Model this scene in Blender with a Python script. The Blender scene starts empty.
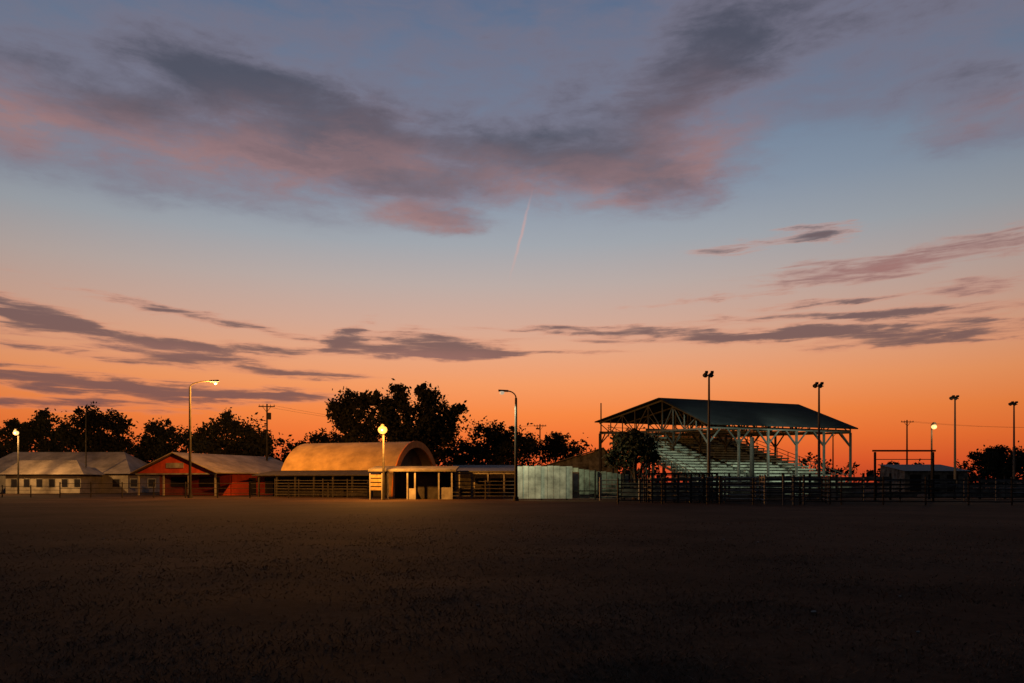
import bpy, math, random
import numpy as np
from mathutils import Vector, Matrix, noise as mnoise
F=740.0; HY=482.0; CH=1.6
def PX(px,D): return (px-512)*D/F
def PZ(py,D): return CH+(HY-py)*D/F
scene=bpy.context.scene
def s2l(c):
    r=[]
    for v in c[:3]:
        v=v/255.0
        r.append(v/12.92 if v<=0.04045 else ((v+0.055)/1.055)**2.4)
    return (r[0],r[1],r[2],1.0)
# ------------------------------------------------------------ materials
MATS={}
def mat(name,col,rough=0.8,var=0.25,scale=1.5,bump=0.0,metal=0.0,col2=None,stripes=None,emit=None,estr=0,spec=0.2):
    if name in MATS: return MATS[name]
    m=bpy.data.materials.new(name); m.use_nodes=True
    nt=m.node_tree; N=nt.nodes; L=nt.links
    b=N["Principled BSDF"]; b.inputs["Roughness"].default_value=rough; b.inputs["Metallic"].default_value=metal
    b.inputs["Specular IOR Level"].default_value=spec
    tc=N.new("ShaderNodeTexCoord")
    n=N.new("ShaderNodeTexNoise"); n.inputs["Scale"].default_value=scale; n.inputs["Detail"].default_value=6; n.inputs["Roughness"].default_value=0.65
    L.new(tc.outputs["Object"],n.inputs["Vector"])
    r=N.new("ShaderNodeValToRGB")
    c=col; d=col2 if col2 else tuple(x*(1-var*1.6) for x in c)
    r.color_ramp.elements[0].position=0.3; r.color_ramp.elements[0].color=(*d[:3],1)
    r.color_ramp.elements[1].position=0.7; r.color_ramp.elements[1].color=(*[min(1,x*(1+var*0.4)) for x in c[:3]],1)
    L.new(n.outputs["Fac"],r.inputs["Fac"])
    L.new(r.outputs["Color"],b.inputs["Base Color"])
    h=n.outputs["Fac"]
    if stripes:
        w=N.new("ShaderNodeTexWave"); w.wave_type='BANDS'; w.bands_direction=stripes[0]; w.inputs["Scale"].default_value=stripes[1]
        w.inputs["Distortion"].default_value=0.0
        L.new(tc.outputs["Object"],w.inputs["Vector"]); h=w.outputs["Fac"]
    if bump>0:
        bp=N.new("ShaderNodeBump"); bp.inputs["Strength"].default_value=bump; bp.inputs["Distance"].default_value=0.05
        L.new(h,bp.inputs["Height"]); L.new(bp.outputs["Normal"],b.inputs["Normal"])
    if emit:
        b.inputs["Emission Color"].default_value=(*emit,1); b.inputs["Emission Strength"].default_value=estr
    MATS[name]=m; return m
M_white=mat("white_paint_weathered",(0.50,0.51,0.45),0.8,0.45,0.8)
M_pale=mat("pale_weathered_paint",(0.26,0.25,0.22),0.8,0.4,0.8)
M_cream=mat("cream_siding",(0.33,0.31,0.27),0.8,0.3,0.8)
M_red=mat("red_paint",(0.42,0.06,0.02),0.7,0.3,0.9)
M_tin=mat("tin_roof",(0.34,0.29,0.22),0.8,0.35,0.5,0.5,0.0,stripes=('X',3.0))
M_tinq=mat("corrugated_arch_roof",(0.52,0.36,0.16),0.8,0.3,0.5,0.6,0.0,stripes=('X',2.2))
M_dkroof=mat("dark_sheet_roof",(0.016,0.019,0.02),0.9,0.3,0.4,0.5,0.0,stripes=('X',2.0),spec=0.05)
M_steel=mat("galvanised_steel",(0.11,0.11,0.105),0.7,0.2,2.0,0.0,0.2)
M_dark=mat("dark_weathered_wood",(0.035,0.032,0.028),0.9,0.4,2.0)
M_rail=mat("rusty_pipe",(0.05,0.045,0.04),0.7,0.4,3.0)
M_board=mat("grey_boards",(0.22,0.225,0.185),0.85,0.6,1.2)
M_alu=mat("bleacher_plank",(0.40,0.44,0.37),0.8,0.3,0.9)
M_truss=mat("truss_paint",(0.075,0.078,0.07),0.8,0.3,2.0)
M_bark=mat("bark",(0.05,0.04,0.03),0.9,0.3,4,0.4)
M_leaf=mat("foliage",(0.035,0.045,0.018),0.85,0.4,0.4)
M_leaf2=mat("foliage_dark",(0.03,0.032,0.016),0.9,0.4,0.4)
M_glass=mat("window_glass",(0.02,0.02,0.025),0.15,0.1,1,spec=0.5)
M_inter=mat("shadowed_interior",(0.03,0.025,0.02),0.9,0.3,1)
M_orange=mat("orange_trim",(0.80,0.26,0.04),0.6,0.2,1)
M_sign=mat("sign_board_yellow",(0.30,0.21,0.09),0.7,0.4,3)
M_lampO=mat("sodium_lamp_glass",(.02,.01,.005),0.3,0.0,1,emit=(1.0,0.38,0.06),estr=2.3)
M_lampW=mat("warm_lamp_glass",(.02,.01,.005),0.3,0.0,1,emit=(1.0,0.55,0.2),estr=1.8)
M_lampD=mat("dim_lamp_glass",(.1,.09,.07),0.3,0.0,1,emit=(1.0,0.75,0.5),estr=0.5)
# ------------------------------------------------------------ mesh builder
class MB:
    def __init__(s,mx=None): s.v=[];s.f=[];s.mx=mx
    def add(s,vs,fs):
        o=len(s.v)
        for p in vs:
            p=Vector(p)
            if s.mx is not None: p=s.mx@p
            s.v.append(p)
        s.f+= [tuple(i+o for i in f) for f in fs]
    def box(s,a,b):
        x0,y0,z0=a;x1,y1,z1=b
        s.add([(x0,y0,z0),(x1,y0,z0),(x1,y1,z0),(x0,y1,z0),(x0,y0,z1),(x1,y0,z1),(x1,y1,z1),(x0,y1,z1)],
              [(0,3,2,1),(4,5,6,7),(0,1,5,4),(1,2,6,5),(2,3,7,6),(3,0,4,7)])
    def beam(s,p,q,w,h=None):
        h=h or w; p=Vector(p);q=Vector(q);d=(q-p).normalized()
        up=Vector((0,0,1)) if abs(d.z)<0.95 else Vector((0,1,0))
        a=d.cross(up).normalized()*w/2; b=a.cross(d).normalized()*h/2
        s.add([p-a-b,p+a-b,p+a+b,p-a+b,q-a-b,q+a-b,q+a+b,q-a+b],
              [(0,3,2,1),(4,5,6,7),(0,1,5,4),(1,2,6,5),(2,3,7,6),(3,0,4,7)])
    def cyl(s,p,q,r1,r2=None,n=8):
        r2=r1 if r2 is None else r2; p=Vector(p);q=Vector(q);d=(q-p).normalized()
        up=Vector((0,0,1)) if abs(d.z)<0.95 else Vector((0,1,0))
        a=d.cross(up).normalized(); b=a.cross(d).normalized()
        vs=[];fs=[]
        for i in range(n):
            t=2*math.pi*i/n; c=a*math.cos(t)+b*math.sin(t)
            vs.append(p+c*r1); vs.append(q+c*r2)
        for i in range(n):
            j=(i+1)%n; fs.append((2*i,2*j,2*j+1,2*i+1))
        fs.append(tuple(2*i for i in range(n))[::-1]); fs.append(tuple(2*i+1 for i in range(n)))
        s.add(vs,fs)
    def slab(s,pts,th):
        n=len(pts); lo=[(p[0],p[1],p[2]-th) for p in pts]
        fs=[tuple(range(n)),tuple(range(2*n-1,n-1,-1))]
        for i in range(n):
            j=(i+1)%n; fs.append((i,i+n,j+n,j))
        s.add(list(pts)+lo,fs)
    def prism(s,pts,dy):
        n=len(pts); b=[(p[0]+dy[0],p[1]+dy[1],p[2]+dy[2]) for p in pts]
        fs=[tuple(range(n)),tuple(range(2*n-1,n-1,-1))]
        for i in range(n):
            j=(i+1)%n; fs.append((i,i+n,j+n,j))
        s.add(list(pts)+b,fs)
    def ball(s,c,r,n=10,sz=1.0):
        vs=[];fs=[];m=6
        for i in range(m+1):
            ph=math.pi*i/m
            for j in range(n):
                t=2*math.pi*j/n
                vs.append((c[0]+r*math.sin(ph)*math.cos(t),c[1]+r*math.sin(ph)*math.sin(t),c[2]+r*sz*math.cos(ph)))
        for i in range(m):
            for j in range(n):
                k=(j+1)%n; fs.append((i*n+j,(i+1)*n+j,(i+1)*n+k,i*n+k))
        s.add(vs,fs)
def root(name,loc=(0,0,0),rz=0):
    e=bpy.data.objects.new(name,None); e.empty_display_size=0.5
    e.location=loc; e.rotation_euler=(0,0,rz); scene.collection.objects.link(e); return e
def part(name,mb,m,parent=None,smooth=False):
    me=bpy.data.meshes.new(name); me.from_pydata([tuple(v) for v in mb.v],[],mb.f); me.materials.append(m); me.validate(); me.update()
    if smooth:
        me.polygons.foreach_set("use_smooth",[True]*len(me.polygons))
    o=bpy.data.objects.new(name,me); scene.collection.objects.link(o)
    if parent: o.parent=parent
    return o
def light(name,kind,loc,power,col,parent=None,size=0.3,aim=None,cone=None):
    l=bpy.data.lights.new(name,kind); l.energy=power; l.color=col; l.shadow_soft_size=size
    o=bpy.data.objects.new(name,l); scene.collection.objects.link(o); o.location=loc
    if kind=='SPOT': l.spot_size=math.radians(cone or 100); l.spot_blend=0.6
    if aim is not None:
        d=Vector(aim)-Vector(loc); o.rotation_euler=d.to_track_quat('-Z','Y').to_euler()
    if parent: o.parent=parent
    return o
# ------------------------------------------------------------ world
w=bpy.data.worlds.new("World"); scene.world=w; w.use_nodes=True
nt=w.node_tree; N=nt.nodes; LK=nt.links; N.clear()
def sock(nd,i,v):
    if isinstance(v,(int,float)): nd.inputs[i].default_value=v
    elif isinstance(v,tuple): nd.inputs[i].default_value=v
    else: LK.new(v,nd.inputs[i])
def math_(op,a,b=0.0,c=None,clamp=False):
    n=N.new("ShaderNodeMath"); n.operation=op; n.use_clamp=clamp; sock(n,0,a); sock(n,1,b)
    if c is not None: sock(n,2,c)
    return n.outputs[0]
def vmath(op,a,b=None):
    n=N.new("ShaderNodeVectorMath"); n.operation=op; sock(n,0,a)
    if b is not None: sock(n,1,b)
    return n.outputs["Value"] if op in('LENGTH','DOT_PRODUCT') else n.outputs[0]
def mr(v,a,b,c=0.0,d=1.0,smooth=True):
    n=N.new("ShaderNodeMapRange"); n.interpolation_type='SMOOTHSTEP' if smooth else 'LINEAR'
    sock(n,0,v); n.inputs[1].default_value=a;n.inputs[2].default_value=b;n.inputs[3].default_value=c;n.inputs[4].default_value=d
    return n.outputs[0]
def mixc(f,a,b,bt='MIX'):
    n=N.new("ShaderNodeMix"); n.data_type='RGBA'; n.blend_type=bt; sock(n,0,f); sock(n,6,a); sock(n,7,b); return n.outputs[2]
def comb(x,y,z):
    n=N.new("ShaderNodeCombineXYZ"); sock(n,0,x);sock(n,1,y);sock(n,2,z); return n.outputs[0]
def noise(vec,scale,detail=6,rough=0.6,dist=0.0):
    n=N.new("ShaderNodeTexNoise"); LK.new(vec,n.inputs["Vector"]); n.inputs["Scale"].default_value=scale
    n.inputs["Detail"].default_value=detail; n.inputs["Roughness"].default_value=rough; n.inputs["Distortion"].default_value=dist
    return n
tc=N.new("ShaderNodeTexCoord"); sp=N.new("ShaderNodeSeparateXYZ"); LK.new(tc.outputs["Generated"],sp.inputs[0])
x,y,z=sp.outputs
hyp=math_('SQRT',math_('ADD',math_('MULTIPLY',x,x),math_('MULTIPLY',y,y)))
az=math_('ARCTAN2',x,y); el=math_('ARCTAN2',z,hyp)
zc=math_('ADD',math_('MAXIMUM',z,0.0),0.13)
plane=comb(math_('DIVIDE',x,zc),math_('DIVIDE',y,zc),0.0)
chart=comb(az,el,0.0)
stretch=comb(math_('MULTIPLY',az,1.0),math_('MULTIPLY',el,3.2),0.0)
w1=noise(stretch,3.0,4,0.6)
w2=noise(stretch,14.0,5,0.65)
warp=vmath('ADD',vmath('MULTIPLY',vmath('SUBTRACT',w1.outputs["Color"],(0.5,0.5,0.5)),(0.13,0.03,0.0)),
           vmath('MULTIPLY',vmath('SUBTRACT',w2.outputs["Color"],(0.5,0.5,0.5)),(0.10,0.026,0.0)))
wf=mr(el,0.08,0.4,0.45,1.1)
wv=N.new("ShaderNodeVectorMath"); wv.operation='SCALE'; LK.new(warp,wv.inputs[0]); LK.new(wf,wv.inputs["Scale"])
pos=vmath('ADD',chart,wv.outputs[0])
def blob(vec,px,py,rx,ry,rot,wt):
    a=math.atan((px-512)/F); e=math.atan((HY-py)/F*math.cos(a))
    m=N.new("ShaderNodeMapping"); m.vector_type='TEXTURE'; LK.new(vec,m.inputs[0])
    m.inputs[1].default_value=(a,e,0); m.inputs[2].default_value=(0,0,math.radians(rot)); m.inputs[3].default_value=(rx/F,ry/F,1)
    return mr(vmath('LENGTH',m.outputs[0]),0.0,1.25,wt,0.0)
def total(vec,lst):
    t=None
    for b in lst:
        o=blob(vec,*b); t=o if t is None else math_('ADD',t,o)
    return t
high=[(60,20,360,66,-3,.65),(65,80,120,28,-5,.65),(235,85,150,30,-10,.7),(170,60,130,32,0,.3),(340,105,110,22,-10,.5),
 (120,145,400,48,-2,.95),(390,152,250,36,-2,1.0),(480,60,380,110,0,.75),(670,95,160,90,30,.75),(770,30,150,90,20,.6),
 (600,168,170,48,-8,.85),(665,190,60,26,-10,.8),(420,190,100,22,-3,.7),(435,217,70,14,0,.85),(1012,98,100,44,-5,1.1),(930,60,140,36,10,.65),(860,15,180,40,0,.6)]
low=[(822,229,55,13,0,1.0),(900,260,190,17,3,.95),(740,246,70,11,0,.6),(1000,282,60,10,0,.8),(880,312,190,8,-2,1.1),(830,301,100,5,0,.8),
 (610,330,150,7,-1,1.0),(800,334,250,9,-1,1.4),(930,339,160,9,0,1.1),(30,318,80,20,-8,1.2),(200,316,200,8,-7,.8),(345,333,34,12,30,.8),
 (300,351,190,9,0,.9),(440,346,100,18,-2,1.4),(60,380,170,14,-4,1.2),(180,352,90,9,0,.9),(230,368,130,9,-3,1.0),(60,403,170,9,0,1.0),
 (265,396,130,10,0,1.1),(40,350,140,7,-4,.6),(120,335,120,6,-6,.5),(560,352,120,5,0,.6),(700,300,120,5,2,.5),(330,377,90,6,0,.6)]
bh=total(pos,high); bl=total(pos,low)
n1=noise(plane,1.8,8,0.6,0.5).outputs["Fac"]
n2=noise(stretch,9.0,8,0.64,0.3).outputs["Fac"]
str2=comb(math_('MULTIPLY',az,1.0),math_('MULTIPLY',el,9.0),3.0)
n3=noise(str2,12.0,6,0.6,0.3).outputs["Fac"]
nh=math_('ADD',math_('MULTIPLY',n1,0.45),math_('MULTIPLY',n2,0.55))
hs=math_('ADD',bh,math_('MULTIPLY',math_('SUBTRACT',nh,0.5),3.6))
gate=mr(bh,0.0,0.45)
ah=math_('MULTIPLY',mr(hs,-0.2,1.3),gate)
thick=math_('MULTIPLY',mr(hs,0.8,1.9),gate)
al=mr(math_('ADD',bl,math_('MULTIPLY',math_('SUBTRACT',n3,0.5),2.6)),0.2,1.2)
al=math_('MULTIPLY',al,mr(bl,0.02,0.35))
ramp=N.new("ShaderNodeValToRGB"); cr=ramp.color_ramp
stops=[(482,(198,68,38)),(462,(228,92,44)),(440,(243,116,52)),(415,(248,136,68)),(385,(245,156,100)),(355,(232,167,130)),(325,(212,170,150)),
 (285,(188,172,166)),(245,(162,167,174)),(195,(138,152,170)),(120,(112,132,158)),(0,(86,108,139))]
els=[(math.atan((HY-p)/F)/0.6,c) for p,c in stops]
cr.elements[0].position=els[0][0]; cr.elements[0].color=s2l(els[0][1])
cr.elements[1].position=min(1,els[-1][0]); cr.elements[1].color=s2l(els[-1][1])
for p,c in els[1:-1]:
    e=cr.elements.new(p); e.color=s2l(c)
LK.new(math_('DIVIDE',el,0.6,clamp=True),ramp.inputs[0])
sund=vmath('DOT_PRODUCT',comb(x,y,0.0),(math.sin(math.radians(-2)),math.cos(math.radians(-2)),0.0))
sund=math_('DIVIDE',sund,math_('MAXIMUM',hyp,0.001))
backc=N.new("ShaderNodeValToRGB"); bc=backc.color_ramp
bc.elements[0].position=0; bc.elements[0].color=s2l((56,50,54)); bc.elements[1].position=1; bc.elements[1].color=s2l((54,62,78))
LK.new(math_('DIVIDE',el,0.9,clamp=True),backc.inputs[0])
skyc=mixc(mr(sund,-0.3,0.8,1.0,0.0),ramp.outputs[0],backc.outputs[0])
dim=mr(sund,0.75,1.0,0.74,1.0,False)
skyc=mixc(1.0,skyc,comb(dim,dim,dim),'MULTIPLY')
pinkH=total(pos,[(150,146,330,36,-2,.8),(400,165,200,24,0,.8),(610,188,150,40,0,1.0),(430,217,90,18,0,1.0),(300,128,130,34,0,.7),(690,130,90,60,0,.6),(60,120,120,30,0,.3),(1000,110,90,20,0,.5)])
pinkH=math_('MULTIPLY',pinkH,mr(n2,0.35,0.65,0.25,1.15),clamp=True)
ch=mixc(thick,s2l((120,115,131)),s2l((76,74,86)))
ch=mixc(math_('MULTIPLY',pinkH,math_('SUBTRACT',1.0,math_('MULTIPLY',thick,0.5))),ch,s2l((162,118,114)))
s=mixc(math_('MULTIPLY',ah,0.85),skyc,ch)
cl=mixc(mr(al,0.2,0.9),s2l((208,134,108)),s2l((100,78,82)))
pinkL=total(pos,[(900,262,220,26,0,1.1),(430,356,120,10,0,.5),(90,345,140,10,0,.4),(1000,283,80,14,0,.8)])
cl=mixc(math_('MULTIPLY',pinkL,0.7,clamp=True),cl,s2l((168,114,108)))
s=mixc(math_('MULTIPLY',al,0.85),s,cl)
ct=blob(vmath('ADD',chart,vmath('MULTIPLY',vmath('SUBTRACT',w2.outputs["Color"],(0.5,0.5,0.5)),(0.006,0.006,0.0))),521,236,1.9,40,-16,1.0)
s=mixc(math_('MULTIPLY',ct,0.35),s,s2l((238,165,145)))
bg=N.new("ShaderNodeBackground"); bg.inputs[1].default_value=1.0; LK.new(s,bg.inputs[0])
out=N.new("ShaderNodeOutputWorld"); LK.new(bg.outputs[0],out.inputs[0])
w.cycles.sampling_method='NONE'
# ------------------------------------------------------------ ground
def gz(X,Y):
    d=math.hypot(X,Y)
    k=max(0.0,1-d/55.0)
    return 0.09*k*mnoise.noise(Vector((X*0.35,Y*0.35,0)))+0.035*k*mnoise.noise(Vector((X*1.3,Y*1.3,4)))
rad=[0.0]+[1.0*(1.045**i) for i in range(190)]
rad=[r for r in rad if r<3800]+[4000.0]
na=220; vs=[(0,0,gz(0,0))]; fs=[]
for r in rad[1:]:
    for j in range(na):
        t=2*math.pi*j/na; X=r*math.cos(t);Y=r*math.sin(t); vs.append((X,Y,gz(X,Y)))
for j in range(na): fs.append((0,1+j,1+(j+1)%na))
for i in range(len(rad)-2):
    for j in range(na):
        k=(j+1)%na; a=1+i*na; b=a+na; fs.append((a+j,b+j,b+k,a+k))
g=MB(); g.v=vs; g.f=fs
mg=bpy.data.materials.new("dry_grass_ground"); mg.use_nodes=True
n_=mg.node_tree; b=n_.nodes["Principled BSDF"]; b.inputs["Roughness"].default_value=0.95; b.inputs["Specular IOR Level"].default_value=0.03
t_=n_.nodes.new("ShaderNodeTexCoord")
def gn(scale,detail,rough=0.6):
    q=n_.nodes.new("ShaderNodeTexNoise"); q.inputs["Scale"].default_value=scale; q.inputs["Detail"].default_value=detail; q.inputs["Roughness"].default_value=rough
    n_.links.new(t_.outputs["Object"],q.inputs["Vector"]); return q.outputs["Fac"]
a1=gn(0.16,8,0.7);a2=gn(5.0,8,0.75)
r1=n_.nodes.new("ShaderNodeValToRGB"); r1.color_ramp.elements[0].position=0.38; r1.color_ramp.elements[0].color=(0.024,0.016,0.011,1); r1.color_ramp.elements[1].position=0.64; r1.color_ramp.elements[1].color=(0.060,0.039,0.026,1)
n_.links.new(a1,r1.inputs[0])
r2=n_.nodes.new("ShaderNodeValToRGB"); r2.color_ramp.elements[0].position=0.35; r2.color_ramp.elements[0].color=(0.5,0.5,0.5,1); r2.color_ramp.elements[1].position=0.7; r2.color_ramp.elements[1].color=(1.2,1.2,1.2,1)
n_.links.new(a2,r2.inputs[0])
mx=n_.nodes.new("ShaderNodeMix"); mx.data_type='RGBA'; mx.blend_type='MULTIPLY'; mx.inputs[0].default_value=1
n_.links.new(r1.outputs[0],mx.inputs[6]); n_.links.new(r2.outputs[0],mx.inputs[7]); n_.links.new(mx.outputs[2],b.inputs["Base Color"])
bp=n_.nodes.new("ShaderNodeBump"); bp.inputs["Strength"].default_value=0.5; bp.inputs["Distance"].default_value=0.04
n_.links.new(a2,bp.inputs["Height"]); n_.links.new(bp.outputs[0],b.inputs["Normal"])
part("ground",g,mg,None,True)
rng=np.random.default_rng(5)
n=150000
d=4.5*np.exp(rng.random(n)*np.log(38/4.5)); an=(rng.random(n)-0.5)*math.radians(100)
gx=d*np.sin(an); gy=d*np.cos(an)
clump=np.array([mnoise.noise(Vector((float(a)*0.5,float(c)*0.5,9))) for a,c in zip(gx,gy)])
keep=((clump+rng.normal(0,0.35,n))>-0.08)&(rng.random(n)>(d-15)/23)
gx,gy,d=gx[keep],gy[keep],d[keep]; n=len(gx)
gzv=np.array([gz(float(a),float(c)) for a,c in zip(gx,gy)])
hh=(0.012+0.032*rng.random(n)**2); ww=0.004+0.0004*d
th=rng.random(n)*math.pi*2; lean=rng.normal(0,1.2,(n,2))*hh[:,None]
V=np.zeros((n,3,3))
V[:,0]=np.stack([gx-ww*np.cos(th),gy-ww*np.sin(th),gzv-0.005],1)
V[:,1]=np.stack([gx+ww*np.cos(th),gy+ww*np.sin(th),gzv-0.005],1)
V[:,2]=np.stack([gx+lean[:,0],gy+lean[:,1],gzv+hh],1)
def fast(name,V,k,m,parent=None):
    nn=V.shape[0]; me=bpy.data.meshes.new(name); me.vertices.add(nn*k); me.vertices.foreach_set("co",V.reshape(-1))
    me.loops.add(nn*k); me.loops.foreach_set("vertex_index",np.arange(nn*k,dtype=np.int32))
    me.polygons.add(nn); me.polygons.foreach_set("loop_start",np.arange(0,nn*k,k,dtype=np.int32))
    me.update(calc_edges=True); me.materials.append(m)
    o=bpy.data.objects.new(name,me); scene.collection.objects.link(o)
    if parent: o.parent=parent
    return o
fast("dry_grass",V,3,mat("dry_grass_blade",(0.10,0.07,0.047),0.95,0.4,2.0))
# ------------------------------------------------------------ trees
def leaves(crowns,nl,size,seed,ncl=None):
    r=np.random.default_rng(seed); out=[];cents=[]
    tot=sum(c[3]*c[5] for c in crowns)
    for c in crowns:
        k=max(6,int((ncl or 60)*c[3]*c[5]/tot))
        p=r.normal(0,1,(k,3)); p/=np.linalg.norm(p,axis=1)[:,None]; p*=(r.random((k,1))**0.45)
        cc=np.array(c[:3])+p*np.array(c[3:6]); cents.append(cc)
        m=int(nl*c[3]*c[5]/tot)
        idx=r.integers(0,k,m); rad=(0.13+0.28*r.random(k))*min(c[3],c[5]*1.3)*1.1
        q=r.normal(0,0.6,(m,3))*rad[idx][:,None]; q[:,2]*=0.95
        out.append(cc[idx]+q)
    P=np.concatenate(out); C=np.concatenate(cents); m=len(P)
    a=r.normal(0,1,(m,3)); a/=np.linalg.norm(a,axis=1)[:,None]
    b=np.cross(a,r.normal(0,1,(m,3))); b/=np.linalg.norm(b,axis=1)[:,None]
    sz=size*(0.5+r.random((m,1)))
    V=np.stack([P-a*sz*0.6,P-b*sz*0.35,P+a*sz*0.6,P+b*sz*0.35],1)
    return V,C
def limbs(mb,base,H,C,tr,seed,k=14):
    r=random.Random(seed); base=Vector(base); pts=[base]
    for i in range(4):
        q=base+Vector((r.uniform(-.03,.03)*H,r.uniform(-.03,.03)*H,H*(i+1)/4*0.75)); pts.append(q)
    for i in range(4): mb.cyl(pts[i],pts[i+1],tr*(1-0.2*i),tr*(1-0.2*(i+1)),7)
    cs=list(C); r.shuffle(cs)
    for c in cs[:k]:
        c=Vector(c); s0=pts[r.choice([1,2,3])]
        mid=(s0+c)/2+Vector((r.uniform(-.4,.4),r.uniform(-.4,.4),-0.1*(c-s0).length))
        mb.cyl(s0,mid,tr*0.4,tr*0.24,5); mb.cyl(mid,c,tr*0.24,tr*0.05,5)
def crown(D,lst):
    o=[]
    for (px,py,rx,ry) in lst:
        R=rx*D/F; o.append((PX(px,D),D+random.uniform(-1,1)*R*0.3,PZ(py,D),R,R*0.8,ry*D/F))
    return o
random.seed(3)
def tree(name,px,D,toppy,lst,nl,size,seed,m=M_leaf,tr=0.35,ncl=60):
    e=root(name,(0,0,0)); cr_=crown(D,lst)
    V,C=leaves(cr_,int(nl*1.7),size*.8,seed,int(ncl*2.2)); fast("foliage",V,4,m,e)
    mb=MB(); limbs(mb,(PX(px,D),D,-0.1),PZ(toppy,D),C,tr,seed,22); part("trunk_and_limbs",mb,M_bark,e)
tree("cottonwood_tree",408,105,384,[(398,404,17,17),(430,407,20,17),(456,410,11,9),(412,430,36,22),(440,434,24,22),(388,420,14,18),(400,391,10,8),(420,391,8,7),(410,452,38,16),(378,402,8,10)],12000,0.5,11,M_leaf2,0.6,90)
tree("cottonwood_tree",356,108,392,[(343,404,17,13),(362,400,13,11),(352,422,17,14),(368,420,12,16),(362,440,18,14),(340,410,12,12)],4600,0.5,12,M_leaf2,0.45,55)
tree("elm_tree",490,112,422,[(485,434,20,12),(510,440,18,12),(528,444,16,9),(495,452,36,12),(465,455,20,12)],5600,0.45,13,M_leaf2,0.35,60)
tree("elm_tree",556,118,432,[(556,442,15,8),(566,450,16,9),(545,450,14,9)],2000,0.42,14,M_leaf2,0.25,36)
tree("elm_tree",634,68,430,[(628,440,14,10),(640,450,18,14),(622,456,16,12),(650,458,10,8)],3000,0.32,15,M_leaf2,0.22,50)
tree("elm_tree",232,112,412,[(222,424,20,12),(245,436,24,14),(210,440,20,14),(264,440,18,9),(232,452,44,12)],6000,0.5,16,M_leaf2,0.4,70)
tree("elm_tree",160,120,418,[(158,430,18,11),(172,443,22,13),(148,445,16,12),(160,455,28,10)],3800,0.5,17,M_leaf2,0.35,50)
tree("elm_tree",100,118,408,[(92,420,18,12),(115,428,20,13),(80,435,20,14),(103,446,38,16)],6000,0.5,18,M_leaf2,0.4,70)
tree("elm_tree",42,122,412,[(42,424,20,13),(26,440,20,14),(58,440,18,14),(10,432,14,12),(5,448,22,12),(-30,436,22,14)],6500,0.5,19,M_leaf2,0.4,80)
tree("elm_tree",330,125,430,[(322,438,18,7),(345,442,16,9),(315,450,20,8)],2200,0.4,20,M_leaf2,0.2,50)
tree("elm_tree",998,125,448,[(985,458,18,10),(1008,460,20,12),(998,452,12,7),(1028,458,18,13),(992,472,34,11),(1050,455,20,12)],6400,0.45,21,M_leaf2,0.3,70)
e=root("distant_tree_line"); cl_=[]
r=random.Random(8)
for px in range(-420,1500,13):
    D=r.uniform(190,260); hgt=r.uniform(9,17) if px<620 else r.uniform(5,10)
    cl_.append((PX(px,D),D,hgt*0.5,r.uniform(4,7),4,hgt*0.5))
V,C=leaves(cl_,30000,0.9,31,1200); V[:,:,2]=np.maximum(V[:,:,2],0); fast("foliage",V,4,M_leaf2,e)
mb=MB()
for c in cl_: mb.cyl((c[0],c[1],0),(c[0],c[1],c[5]*1.4),0.3,0.1,5)
part("trunks",mb,M_bark,e)
e=root("hedge_row"); cl_=[]
for px in list(range(-60,330,12)):
    D=r.uniform(135,160); hgt=r.uniform(6,10); cl_.append((PX(px,D),D,hgt*0.45,r.uniform(2.5,4),3,hgt*0.5))
for px in list(range(440,640,12)):
    D=r.uniform(135,160); hgt=r.uniform(4,8); cl_.append((PX(px,D),D,hgt*0.45,r.uniform(2.5,4),3,hgt*0.5))
V,C=leaves(cl_,22000,0.6,32,800); V[:,:,2]=np.maximum(V[:,:,2],0); fast("foliage",V,4,M_leaf2,e)
# ------------------------------------------------------------ grandstand
th=math.atan2(.358,.934)
Nn=Vector((19.9,75,0))
GS=root("covered_grandstand",Nn,th)
LEN=18.7
mb=MB()
E=7.78;RG=11.04;tR=8.5;BK=9.6;tB=23.5
mb.slab([(-.5,-.6,E-.25),(LEN+.5,-.6,E-.25),(LEN+.5,tR,RG),(-.5,tR,RG)],0.14)
mb.slab([(-.5,tR+.003,RG),(LEN+.5,tR+.003,RG),(LEN+.5,tB+.5,BK-.05),(-.5,tB+.5,BK-.05)],0.14)
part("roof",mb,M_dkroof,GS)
mb=MB()
nt_=6
def ztop(t): return (E+(RG-E)*t/tR if t<=tR else RG+(BK-RG)*(t-tR)/(tB-tR))-0.3
for i in range(nt_):
    X=LEN*i/(nt_-1)
    zb=E-0.75
    pts=[0,2.1,4.25,6.4,8.5,11.5,14.5,17.5,20.5,23.5]
    for a,b in zip(pts[:-1],pts[1:]):
        mb.beam((X,a,ztop(a)),(X,b,ztop(b)),0.14,0.18)
    mb.beam((X,0,zb),(X,tB,zb+0.9),0.14,0.18)
    zl=lambda t: zb+0.9*t/tB
    for k,(a,b) in enumerate(zip(pts[:-1],pts[1:])):
        mb.beam((X,a,zl(a)),(X,a,ztop(a)),0.1)
        if k%2==0: mb.beam((X,a,zl(a)),(X,b,ztop(b)),0.08)
        else: mb.beam((X,a,ztop(a)),(X,b,zl(b)),0.08)
    for t in (0,12.0,tB):
        mb.beam((X,t,0),(X,t,zl(t)),0.2)
        if t>0: mb.beam((X,t,zl(t)-1.6),(X,t-1.6,zl(t)),0.12)
        if t<tB: mb.beam((X,t,zl(t)-1.6),(X,t+1.6,zl(t)),0.12)
        if i>0: mb.beam((X,t,zl(t)-1.5),(X-1.4,t,zl(t)),0.12)
        if i<nt_-1: mb.beam((X,t,zl(t)-1.5),(X+1.4,t,zl(t)),0.12)
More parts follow.
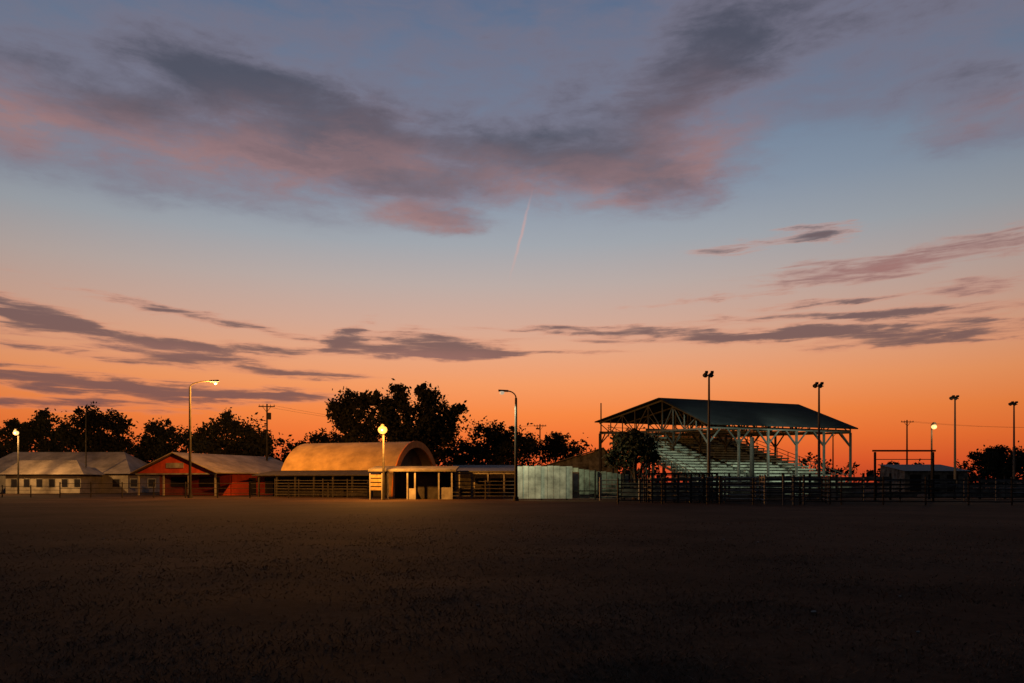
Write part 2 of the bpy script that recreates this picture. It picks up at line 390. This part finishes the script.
for t in (0,12.0,tB):
    mb.beam((0,t,E-0.75+0.9*t/tB+0.15),(LEN,t,E-0.75+0.9*t/tB+0.15),0.15,0.3)
part("roof_trusses_and_posts",mb,M_truss,GS)
mb=MB(); mb2=MB(); mb3=MB()
rows=19
for i in range(rows):
    t=0.4+i*1.1; h=1.3+i*0.345
    nseg=5
    for k in range(nseg):
        x0=0.3+k*(LEN-0.6)/nseg; x1=x0+(LEN-0.6)/nseg-(0.9 if k in(1,3) else 0.04)
        mb.box((x0,t,h+0.42),(x1,t+0.32,h+0.48))
        mb.box((x0,t+0.36,h),(x1,t+1.07,h+0.05))
        mb.box((x0,t-0.03,h+0.30),(x1,t-0.005,h+0.47))
    mb2.box((.3,t+0.33,h-.34),(LEN-.3,t+0.35,h+0.0))
    for k in range(13):
        X=0.35+k*(LEN-0.7)/12; mb3.beam((X,t+.2,h-.35),(X,t+.2,h+.42),0.08)
for k in range(13):
    X=0.35+k*(LEN-0.7)/12
    mb3.beam((X,0.4,0.75),(X,0.4+rows*1.1,0.75+rows*0.345),0.1,0.25)
    for t in (1,6,11,16,20.5):
        mb3.beam((X,t,0),(X,t,0.75+(t-.4)*0.3136),0.14)
part("bench_planks",mb,M_alu,GS); part("riser_boards",mb2,mat("riser_board",(.08,.085,.07),.85,.4,1.0),GS); part("bleacher_frame",mb3,M_dark,GS)
mb=MB()
for X in (0.05,LEN-0.05):
    for dz in (0.95,1.4): mb.beam((X,0.2,0.9+dz),(X,21.3,0.9+6.6+dz),0.06)
    for i in range(12):
        t=0.2+i*1.9; z=0.9+i*1.9*0.3128; mb.beam((X,t,z-.1),(X,t,z+1.4),0.06)
for dz in (1.5,2.0,2.4): mb.beam((0,-.1,dz),(LEN,-.1,dz),0.06)
for i in range(11): mb.beam((LEN*i/10,-.1,0),(LEN*i/10,-.1,2.4),0.07)
for dz in (1.0,0.5): mb.beam((0,21.5,7.6+dz),(LEN,21.5,7.6+dz),0.06)
part("guard_rails",mb,M_truss,GS)
mb=MB()
for k in range(8):
    mb.box((0.2+k*2.3,-0.02,0.3),(2.4+k*2.3,0.04,1.45))
part("front_skirt_boards",mb,M_board,GS)
# ------------------------------------------------------------ poles
def flood_pole(px,D,top,power=0,aim=None,col=(0.86,1,0.74),cone=60):
    X=PX(px,D);H=PZ(top,D); e=root("floodlight_pole",(X,D,0))
    mb=MB(); mb.cyl((0,0,-.1),(0,0,H-.2),0.15,0.08,10); mb.beam((-.4,0,H-.3),(.4,0,H-.3),0.1); part("pole",mb,M_steel,e)
    mb=MB()
    for sx in(-.24,.24):
        mb.cyl((sx,0.0,H-.08),(sx,0.36,H-.25),0.12,0.22,12); mb.box((sx-.11,-.22,H-.15),(sx+.11,0.0,H+.07))
        mb.beam((sx,0,H-.3),(sx,0,H-.1),0.06)
    part("lamp_heads",mb,M_dark,e)
    mb=MB(); mb.box((-.15,-.2,1.3),(.15,-.17,1.9)); part("junction_box",mb,M_steel,e)
    if power:
        light("floodlight",'SPOT',(0.0,0.75,H-.45),power,col,e,0.3,aim=(aim[0]-X,aim[1]-D,aim[2]),cone=cone)
flood_pole(709,63,372,9500,(25,85,1.5))
flood_pole(819,69,383,5000,(32,88,1.0))
flood_pole(955,84,396)
flood_pole(1014,90,402)
def street(name,px,D,top,arm,lit,power,col,base_m=M_steel,thin=0.1):
    X=PX(px,D);H=PZ(top,D); e=root(name,(X,D,0))
    mb=MB(); mb.cyl((0,0,-.1),(0,0,H-.6),thin*1.5,thin,10)
    sg=1 if arm>0 else -1
    prev=Vector((0,0,H-.6))
    for i in range(1,7):
        a=i/6*math.pi/2; q=Vector((arm*(1-math.cos(a))*0.75,0,H-.6+0.6*math.sin(a)))
        mb.cyl(prev,q,thin*0.6,thin*0.55,6); prev=q
    mb.cyl((0,0,-.1),(0,0,.35),thin*2.6,thin*2.2,10)
    part("pole_and_arm",mb,base_m,e)
    mb=MB(); tip=prev; mb.beam(tip-Vector((sg*.1,0,0)),tip+Vector((sg*.75,0,.04)),0.3,0.14); part("lamp_housing",mb,M_dark,e)
    mb=MB(); c=(tip.x+sg*.45,0,tip.z-.14); mb.ball(c,0.22,10,0.8); part("lamp_lens",mb,lit,e,True)
    if power: light("lamp",'POINT',(c[0],c[1]-.0,c[2]-.4),power,col,e,0.15)
ORG=(1.0,0.36,0.05)
street("street_lamp",190,74,381,2.8,M_lampW,15000,ORG,M_dark)
street("street_lamp",516,63,391,-1.0,M_lampD,0,(.9,1,.8),M_dark)
def globe(px,D,top,power,m,col,r=.3):
    X=PX(px,D);H=PZ(top,D); e=root("yard_lamp",(X,D,0))
    mb=MB(); mb.cyl((0,0.25,-.1),(0,0.25,H+.3),0.12,0.08,8); mb.beam((0,0.25,H+.25),(0,-.25,H+.38),0.08); mb.cyl((0,-.2,H+.22),(0,-.2,H+.5),0.3,0.12,12); part("pole",mb,M_dark,e)
    mb=MB(); mb.ball((0,-.2,H),r,12,0.9); part("lamp_globe",mb,m,e,True)
    light("lamp",'POINT',(0,-.2-r-.6,H-.2),power,col,e,0.2)
globe(383,66,430,12500,M_lampO,ORG,.42)
globe(17,96,433,6500,M_lampW,(1,.48,.14),.34)
globe(933,80,427,700,M_lampW,(1,.6,.28),.28)
def util(px,D,top,arms=1,r_=0.15,tf=False):
    X=PX(px,D);H=PZ(top,D); e=root("utility_pole",(X,D,0))
    mb=MB(); mb.cyl((0,0,-.1),(0,0,H),r_,r_*.6,8); part("pole",mb,M_dark,e)
    if arms:
        mb=MB(); mb.beam((-1.1,-.12,H-.35),(1.1,-.12,H-.35),0.12); mb.beam((-.6,-.1,H-.35),(0,-.1,H-1.1),0.05); mb.beam((.6,-.1,H-.35),(0,-.1,H-1.1),0.05)
        for sx in(-1,-.5,.5,1): mb.cyl((sx,-.12,H-.29),(sx,-.12,H-.08),0.05,0.03,6)
        part("crossarm",mb,M_dark,e)
    if tf:
        mb=MB(); mb.cyl((.35,-.1,H-2.1),(.35,-.1,H-1.2),0.25,0.25,10); part("transformer",mb,M_dark,e)
util(267,100,404,1,.17,True); util(540,130,424,1,.15); util(907,130,420,1,.18); util(601,92,403,0,.12); util(86,105,408,0,.1); util(455,120,440,0,.1)
util(833,120,430,1,.14)
def wire(a,b,sag,name="power_line"):
    cu=MB()
    for off in(-.9,.9):
        prev=None
        for i in range(17):
            t=i/16; p=Vector(a).lerp(Vector(b),t)+Vector((off,0,-sag*4*t*(1-t)))
            if prev is not None: cu.cyl(prev,p,0.012,0.012,4)
            prev=p
    part(name,cu,M_dark)
wire((PX(267,100),100,PZ(404,100)-.2),(PX(540,130),130,PZ(424,130)-.2),1.5)
wire((PX(907,130),130,PZ(420,130)-.2),(PX(1200,110),110,11),1.2)
e=root("wooden_post",(PX(752,71),71,0)); mb=MB(); H=PZ(438,71); mb.cyl((0,0,-.1),(0,0,H),0.24,0.2,10); mb.cyl((0,0,H),(0,0,H+.1),0.26,0.1,10); part("post",mb,M_dark,e)
# ------------------------------------------------------------ red concession building
th=math.atan2(.94,.35)
CB=root("red_concession_building",(-34.1,85,0),th)
Wd=11.8; Ln=16.8; ev=2.9; ap=5.0
mb=MB()
ov=.6
mb.slab([(-.5,-ov,ev-.2),(-.5,Wd/2,ap+.1),(Ln+.4,Wd/2,ap+.1),(Ln+.4,-ov,ev-.2)],0.1)
mb.slab([(-.5,Wd/2+.003,ap+.1),(-.5,Wd+ov,ev-.2),(Ln+.4,Wd+ov,ev-.2),(Ln+.4,Wd/2+.003,ap+.1)],0.1)
part("roof",mb,M_tin,CB)
mb=MB(); mb.prism([(0,0,ev-.25),(0,Wd,ev-.25),(0,Wd/2,ap-.12)],(.12,0,0))
mb.prism([(3,0.5,0),(3,Wd-.5,0),(3,Wd-.5,ev-.3),(3,.5,ev-.3)],(.12,0,0))
mb.box((3.13,.3,0),(Ln,.42,ev-.32)); mb.box((3.13,Wd-.42,0),(Ln,Wd-.3,ev-.32)); mb.box((Ln-.12,.43,0),(Ln-.003,Wd-.43,ev-.3))
part("red_walls",mb,M_red,CB)
mb=MB()
for t in(.1,4,7.8,Wd-.1): mb.beam((.15,t,0),(.15,t,ev-.3),0.16)
mb.box((-.06,-.2,ev-.42),(0.0-.01,Wd+.2,ev-.26))
part("porch_posts",mb,M_pale,CB)
mb=MB(); mb.box((2.9,2,1.0),(2.99,5,2.2)); mb.box((2.9,6.5,1.0),(2.99,9.5,2.2)); mb.box((6,.2,0),(7.2,.29,2.1)); mb.box((9,.2,.2),(12,.29,2.2)); part("serving_windows_and_doors",mb,M_inter,CB)
mb=MB(); mb.box((-.1,Wd/2-1.3,ev+.35),(-.04,Wd/2+1.3,ev+.95)); part("gable_sign_board",mb,M_pale,CB)
# ------------------------------------------------------------ arched barn
th=math.atan2(.3,-.95)
QB=root("arched_metal_barn",(-13.4,80,0),th)
Wq=12.8; Lq=13.7; R=Wq/2; HQ=6.3
mb=MB(); seg=24
def arc(r,k): return (-R+ r*math.cos(k), (HQ)*math.sin(k)*(r/R))
vs=[];
for i in range(seg+1):
    a=math.pi*i/seg
    for rr in(R,R-.15):
        yy,zz=arc(rr,a)
        for xx in(-.4,Lq+.3): vs.append((xx,yy,zz))
fs=[]
for i in range(seg):
    o=i*4;p=o+4
    fs+=[(o,o+1,p+1,p),(o+2,p+2,p+3,o+3),(o,p,p+2,o+2),(o+1,o+3,p+3,p+1)]
mb.add(vs,fs); part("arched_roof",mb,M_tinq,QB)
mb=MB()
vs=[];fs=[]
for i in range(seg+1):
    a=math.pi*i/seg
    for rr in(R+.08,R-.7):
        yy,zz=arc(rr,a)
        for xx in(-.55,-.41): vs.append((xx,yy,zz))
for i in range(seg):
    o=i*4;p=o+4
    fs+=[(o,o+1,p+1,p),(o+2,p+2,p+3,o+3),(o,p,p+2,o+2),(o+1,o+3,p+3,p+1)]
mb.add(vs,fs); part("orange_arch_trim",mb,M_orange,QB)
mb=MB()
for xx in(1.2,Lq-.1):
    pts=[(xx,*arc(R-.18,math.pi*i/seg)) for i in range(seg+1)]; mb.prism(pts,(.1,0,0))
part("end_walls",mb,mat("tan_siding",(0.28,0.2,0.12),0.8,0.3,1.0),QB)
mb=MB(); mb.box((1.1,-R-2,0),(1.19,-R+2,3.2)); part("end_door",mb,M_inter,QB)
mb=MB(); mb.slab([(-.2,3.6,2.35),(Lq+1,3.6,2.35),(Lq+1,-.2,2.9),(-.2,-.2,2.9)],0.1); part("lean_to_roof",mb,M_dark,QB)
mb=MB()
for i in range(7): mb.beam((i*2.3+.1,3.4,0),(i*2.3+.1,3.4,2.3),0.16)
mb.box((0,-.05,0),(Lq+.8,.05,2.7))
part("lean_to_posts_and_wall",mb,M_dark,QB)
# ------------------------------------------------------------ entry shelter
D=68.5; EB=root("ticket_booth",(PX(371,D),D,0))
mb=MB(); mb.slab([(-.2,-.4,2.75),(7.9,-.4,2.75),(7.9,3.6,3.15),(-.2,3.6,3.15)],0.18); part("roof",mb,mat("booth_roof",(.13,.12,.10),.85,.4,1.0),EB)
mb=MB()
for X in(1.6,3.4,4.1,6.3,7.5):
    mb.beam((X,-.2,0),(X,-.2,2.6),0.14); mb.beam((X,3.3,0),(X,3.3,2.9),0.14)
mb.box((3.45,-.15,0),(4.05,3.2,1.0)); mb.box((6.4,-.15,0),(7.4,-.05,1.1))
part("posts_and_counter",mb,M_pale,EB)
mb=MB(); mb.box((1.7,3.2,0),(7.5,3.28,2.6)); mb.box((4.2,1.0,0),(6.2,1.1,2.3)); part("back_wall",mb,M_dark,EB)
D=67.6; e=root("notice_sign",(PX(376,D),D,0))
mb=MB(); mb.beam((-.55,0,0),(-.55,0,2.4),.1); mb.beam((.55,0,0),(.55,0,2.4),.1); part("sign_posts",mb,M_pale,e)
mb=MB()
for i in range(4): mb.box((-.49,-.05,.85+i*.38),(.49,.03,1.13+i*.38))
part("sign_boards",mb,M_sign,e)
# open sided stock canopy running right to the white fence
D=73; e=root("open_stock_canopy",(PX(456,D),D,0)); W=PX(520,D)-PX(456,D)
mb=MB(); mb.slab([(-.3,-.4,2.7),(W+.3,-.4,2.7),(W+.3,5,3.1),(-.3,5,3.1)],.12); part("roof",mb,M_steel,e)
mb=MB()
for i in range(5):
    X=i*W/4; mb.beam((X,-.2,0),(X,-.2,2.6),.14); mb.beam((X,4.7,0),(X,4.7,2.9),.14)
mb.beam((0,-.2,2.45),(W,-.2,2.45),.08,.14)
part("posts",mb,M_pale,e)
mb=MB()
for i in range(4): mb.box((.1+i*W/4,4.75,.2),((i+1)*W/4-.1,4.82,2.0))
part("back_boards",mb,M_dark,e)
# ------------------------------------------------------------ white hall left
D=108; HB=root("white_fairground_hall",(PX(-25,D),D,0))
wX=PX(128,D)-PX(-25,D); dp=11
mb=MB(); mb.box((0,0,0),(wX,dp,2.75)); part("walls",mb,M_cream,HB)
mb=MB()
ev=2.8; rz=6.2
mb.add([(-.6,-.7,ev),(wX+.8,-.7,ev),(wX+.8,dp+.7,ev),(-.6,dp+.7,ev),(2,dp/2,rz),(wX-3.4,dp/2,rz)],
 [(0,1,5,4),(1,2,5),(2,3,4,5),(3,0,4),(0,3,2,1)])
part("hip_roof",mb,M_tin,HB)
mb=MB()
x0=PX(-10,100)-PX(-25,D); x1=PX(72,100)-PX(-25,D)
mb.box((x0+.4,-5.5,0),(x1-.4,-.01,2.6)); part("front_wing_walls",mb,M_cream,HB)
mb=MB(); mb.add([(x0,-6.3,2.65),(x1+.6,-6.3,2.65),(x1+.6,-.9,2.65),(x0,-.9,2.65),(x0+.5,-2.5,4.7),(x1-2.6,-2.5,4.7)],[(0,1,5,4),(1,2,5),(2,3,4,5),(3,0,4),(0,3,2,1)])
part("front_wing_roof",mb,M_tin,HB)
mb=MB(); mbf=MB()
for i in range(6):
    X=x0+1.2+i*1.75; mb.box((X,-5.55,.9),(X+.8,-5.51,2.0)); mbf.box((X-.1,-5.53,.8),(X+.9,-5.505,2.1))
for i in range(3):
    X=x1+1.2+i*2.6; mb.box((X,-.06,.9),(X+1.0,-.02,2.0)); mbf.box((X-.1,-.04,.8),(X+1.1,-.005,2.1))
part("windows",mb,M_glass,HB); part("window_frames",mbf,M_pale,HB)
# ------------------------------------------------------------ sheds
def shed(name,px0,px1,D,hf,hb,dp,mw,mr_,open_=False):
    X0=PX(px0,D);X1=PX(px1,D); e=root(name,(X0,D,0)); W=X1-X0
    mb=MB(); mb.prism([(0,0,0),(0,dp,0),(0,dp,hb-.08),(0,0,hf-.08)],(W,0,0)); part("walls",mb,mw,e)
    mb=MB(); mb.slab([(-.3,-.4,hf),(W+.3,-.4,hf),(W+.3,dp+.3,hb+.04),(-.3,dp+.3,hb+.04)],.08); part("roof",mb,mr_,e)
    mb=MB()
    for i in range(int(W//3)): mb.box((.8+i*3,-.05,.1),(2.6+i*3,-.01,hf-.6))
    if mb.v: part("door_openings",mb,M_inter,e)
shed("livestock_shed",452,518,88,3.1,3.7,5,M_dark,M_steel)
shed("metal_shed",905,968,120,3.4,4.6,8,M_board,M_steel)
D=112; e=root("gabled_barn",(PX(545,D),D,0))
mb=MB(); mb.prism([(0,0,0),(11,0,0),(11,0,3.6),(5.8+3,0,6.6),(0,0,4.0)],(0,12,0)); part("walls",mb,M_board,e)
mb=MB(); mb.slab([(-.5,-.4,4.0),(8.8,-.4,6.85),(8.8,12.4,6.85),(-.5,12.4,4.0)],.1); mb.slab([(8.803,-.4,6.85),(11.5,-.4,3.6),(11.5,12.4,3.6),(8.803,12.4,6.85)],.1); part("roof",mb,M_tin,e)
# ------------------------------------------------------------ white panel fence
D=66; WF=root("white_panel_fence",(PX(517,D),D,0))
mb=MB(); r=random.Random(4); X=0.0
while X<4.4:
    wd=.55+r.uniform(-.03,.03); mb.box((X,r.uniform(-.02,.02),.12),(X+wd-.03,.06+r.uniform(0,.02),3.02+r.uniform(-.04,.04))); X+=wd
part("tall_panels",mb,M_white,WF)
mb=MB(); X=4.55
while X<9.6:
    wd=.5; h=2.9-(X-4.5)*.12; mb.box((X,.35+r.uniform(-.03,.03),.15),(X+wd-.05,.42,h+r.uniform(-.06,.06))); X+=wd
part("stepped_panels",mb,mat("white_panel_lit_green",(.42,.45,.35),.85,.6,.9),WF)  # white wall's right section: greenish, dimmer lighting put into the base colour
mb=MB()
for X in(0,2.2,4.45,7,9.6): mb.beam((X,.18,0),(X,.18,3.0-(max(0,X-4.5))*.12),.14)
mb.beam((0,.14,2.5),(4.45,.14,2.5),.1); mb.beam((0,.14,.8),(9.6,.14,.8),.1)
part("fence_frame",mb,M_dark,WF)
# ------------------------------------------------------------ pipe fences
def pipe_fence(name,pts,h,nr,sp,m,rr=.035,pr=.06,jit=0.0,seed=1):
    r=random.Random(seed); e=root(name,(pts[0][0],pts[0][1],0)); o=Vector((pts[0][0],pts[0][1],0)); mb=MB();mb2=MB()
    for a,b in zip(pts[:-1],pts[1:]):
        a=Vector((*a,0))-o;b=Vector((*b,0))-o; n=max(1,int((b-a).length/sp))
        for i in range(n+1):
            p=a.lerp(b,i/n); hh=h+r.uniform(-jit,jit*2); mb2.cyl(p-Vector((0,0,.1)),p+Vector((0,0,hh+.1)),pr,pr,6)
            if i<n:
                q=a.lerp(b,(i+1)/n)
                for k in range(nr):
                    z=h*(k+1)/nr-.05+r.uniform(-jit,jit)*.5; z2=z+r.uniform(-jit,jit)*.3
                    mb.cyl(p+Vector((0,0,z)),q+Vector((0,0,z2)),rr,rr,5)
    part("rails",mb,m,e); part("posts",mb2,m,e)
M_pp=mat("pale_pipe",(0.25,0.25,0.23),.6,.3,2)
pipe_fence("arena_pipe_fence",[(PX(618,54),54),(PX(800,52),52),(PX(1100,50),50)],1.8,6,2.6,M_rail,.04,.07,.04,1)
pipe_fence("arena_pipe_fence",[(PX(600,64),64),(PX(720,62),62),(PX(900,62),62),(PX(1120,64),64)],1.8,5,2.6,M_pp,.045,.07,.05,2)
pipe_fence("arena_pipe_fence",[(PX(640,58),58),(PX(655,68),68)],1.8,5,2.5,M_rail,.04,.07,.04,3)
pipe_fence("cattle_pen",[(PX(720,54),54),(PX(722,62),62)],1.9,6,2.2,M_rail,.045,.08,.05,8)
pipe_fence("cattle_pen",[(PX(765,53),53),(PX(760,58),58),(PX(690,58),58)],2.0,6,2.2,M_pp,.045,.08,.05,9)
pipe_fence("cattle_pen",[(PX(830,53),53),(PX(822,59),59),(PX(765,59),59)],1.9,6,2.2,M_rail,.045,.08,.05,10)
pipe_fence("wire_fence",[(PX(60,76),76),(PX(250,74),74),(PX(368,72),72)],1.5,3,3.2,M_dark,.025,.07,.03,4)
pipe_fence("wire_fence",[(PX(-80,80),80),(PX(60,76),76)],1.2,3,3.2,M_dark,.02,.06,.03,5)
pipe_fence("pen_fence",[(PX(275,78),78),(PX(372,76),76)],1.8,6,2.4,M_rail,.04,.06,.03,6)
pipe_fence("pen_fence",[(PX(452,70),70),(PX(520,68),68)],1.7,5,2.4,M_rail,.04,.06,.03,7)
def board_fence(name,px0,px1,D,h,seed,m=M_board):
    r=random.Random(seed); e=root(name,(PX(px0,D),D,0)); W=PX(px1,D)-PX(px0,D); mb=MB(); mb2=MB(); X=0
    while X<W:
        for k in range(4):
            if r.random()<.12: continue
            z=.2+k*h/4; mb.box((X+.02,r.uniform(0,.02),z),(X+2.35,.06,z+h/4-.14+r.uniform(-.03,.03)))
        mb2.box((X-.08,.07,0),(X+.08,.22,h+r.uniform(0,.5))); X+=2.4
    part("boards",mb,m,e); part("posts",mb2,M_dark,e)
board_fence("board_fence",622,905,66,2.0,1)
board_fence("board_fence",930,1100,70,1.8,2)
D=57; e=root("bucking_chutes",(PX(652,D),D,0)); mb=MB();mb2=MB()
for i in range(6):
    x0=i*1.0
    mb2.beam((x0,0,0),(x0,0,2.3),.14); mb2.beam((x0,1.4,0),(x0,1.4,2.3),.14)
    if i<5:
        for k in range(5): mb.box((x0+.08,-.02,.25+k*.36),(x0+.92,.05,.47+k*.36))
    for k in range(4): mb.box((x0-.03,.1,.4+k*.45),(x0+.03,1.3,.6+k*.45))
mb2.beam((-.1,0,2.25),(5.1,0,2.25),.12); mb2.beam((-.1,1.4,2.25),(5.1,1.4,2.25),.12); mb.box((-.2,1.5,1.1),(5.2,2.4,1.18))
for X in(0,2.5,5): mb2.beam((X,2.35,0),(X,2.35,2.2),.1)
mb2.beam((0,2.35,2.15),(5,2.35,2.15),.07)
part("chute_boards",mb,M_board,e); part("chute_frame",mb2,M_rail,e)
for (pa,pb,D,py) in((875,933,60,452),):
    e=root("arena_entrance_gate",(PX(pa,D),D,0)); W=PX(pb,D)-PX(pa,D); H=PZ(py,D); mb=MB()
    mb.beam((0,0,-.1),(0,0,H),.14); mb.beam((W,0,-.1),(W,0,H),.14); mb.beam((-.2,0,H+.1),(W+.2,0,H+.1),.14,.14); mb.beam((0,0,H-.6),(W,0,H-.6),.06)
    part("gate_frame",mb,M_dark,e)
    mb=MB()
    for k in range(5): mb.beam((.15,0.03,.35+k*.33),(W-.15,0.03,.35+k*.33),.06)
    mb.beam((.15,.03,.3),(.15,.03,1.75),.07); mb.beam((W-.15,.03,.3),(W-.15,.03,1.75),.07); mb.beam((.18,.08,.35),(W-.18,.08,1.7),.05)
    part("swing_gate",mb,M_rail,e)
e=root("loading_gate",(PX(783,51),51,0)); mb=MB()
for X in(0,.7,1.4): mb.beam((X,-.1,0),(X,-.1,2.1),.12)
for k in range(6): mb.beam((0,-.14,.3+k*.32),(1.4,-.14,.3+k*.32),.07)
part("gate_panels",mb,M_steel,e)
e=MB()
r=random.Random(77)
for i in range(22):
    D=r.uniform(7,35); X=r.uniform(-.6,.6)*D; s_=r.uniform(.015,.03)*(1+D*.02); z=gz(X,D)+.02
    e.add([(X-s_,D,z),(X+s_*.8,D-s_*.6,z),(X+s_,D+s_*.5,z+s_*.5),(X-s_*.4,D+s_*.8,z+s_*.3),(X,D,z-.03)],[(0,1,2,3),(0,4,1),(1,4,2),(2,4,3),(3,4,0)])
part("ground_litter",e,mat("pale_litter",(.22,.2,.17),.8,.3,5))
L=bpy.data.objects["street_lamp.001"]
light("lamp",'SPOT',(-1.3,-.2,PZ(391,60)-.6),3400,(.94,1,.62),L,.2,aim=(5.5,4,0.8),cone=80)
# ------------------------------------------------------------ camera
cam=bpy.data.cameras.new("Camera"); co=bpy.data.objects.new("Camera",cam); scene.collection.objects.link(co)
cam.sensor_width=36; cam.lens=F*36/1024; co.location=(0,0,CH); co.rotation_euler=(math.radians(90),0,0)
cam.shift_y=(HY-341.5)/1024; cam.clip_end=9000; cam.clip_start=.1
scene.camera=co
scene.view_settings.view_transform='Standard'; scene.view_settings.look='None'; scene.view_settings.exposure=0
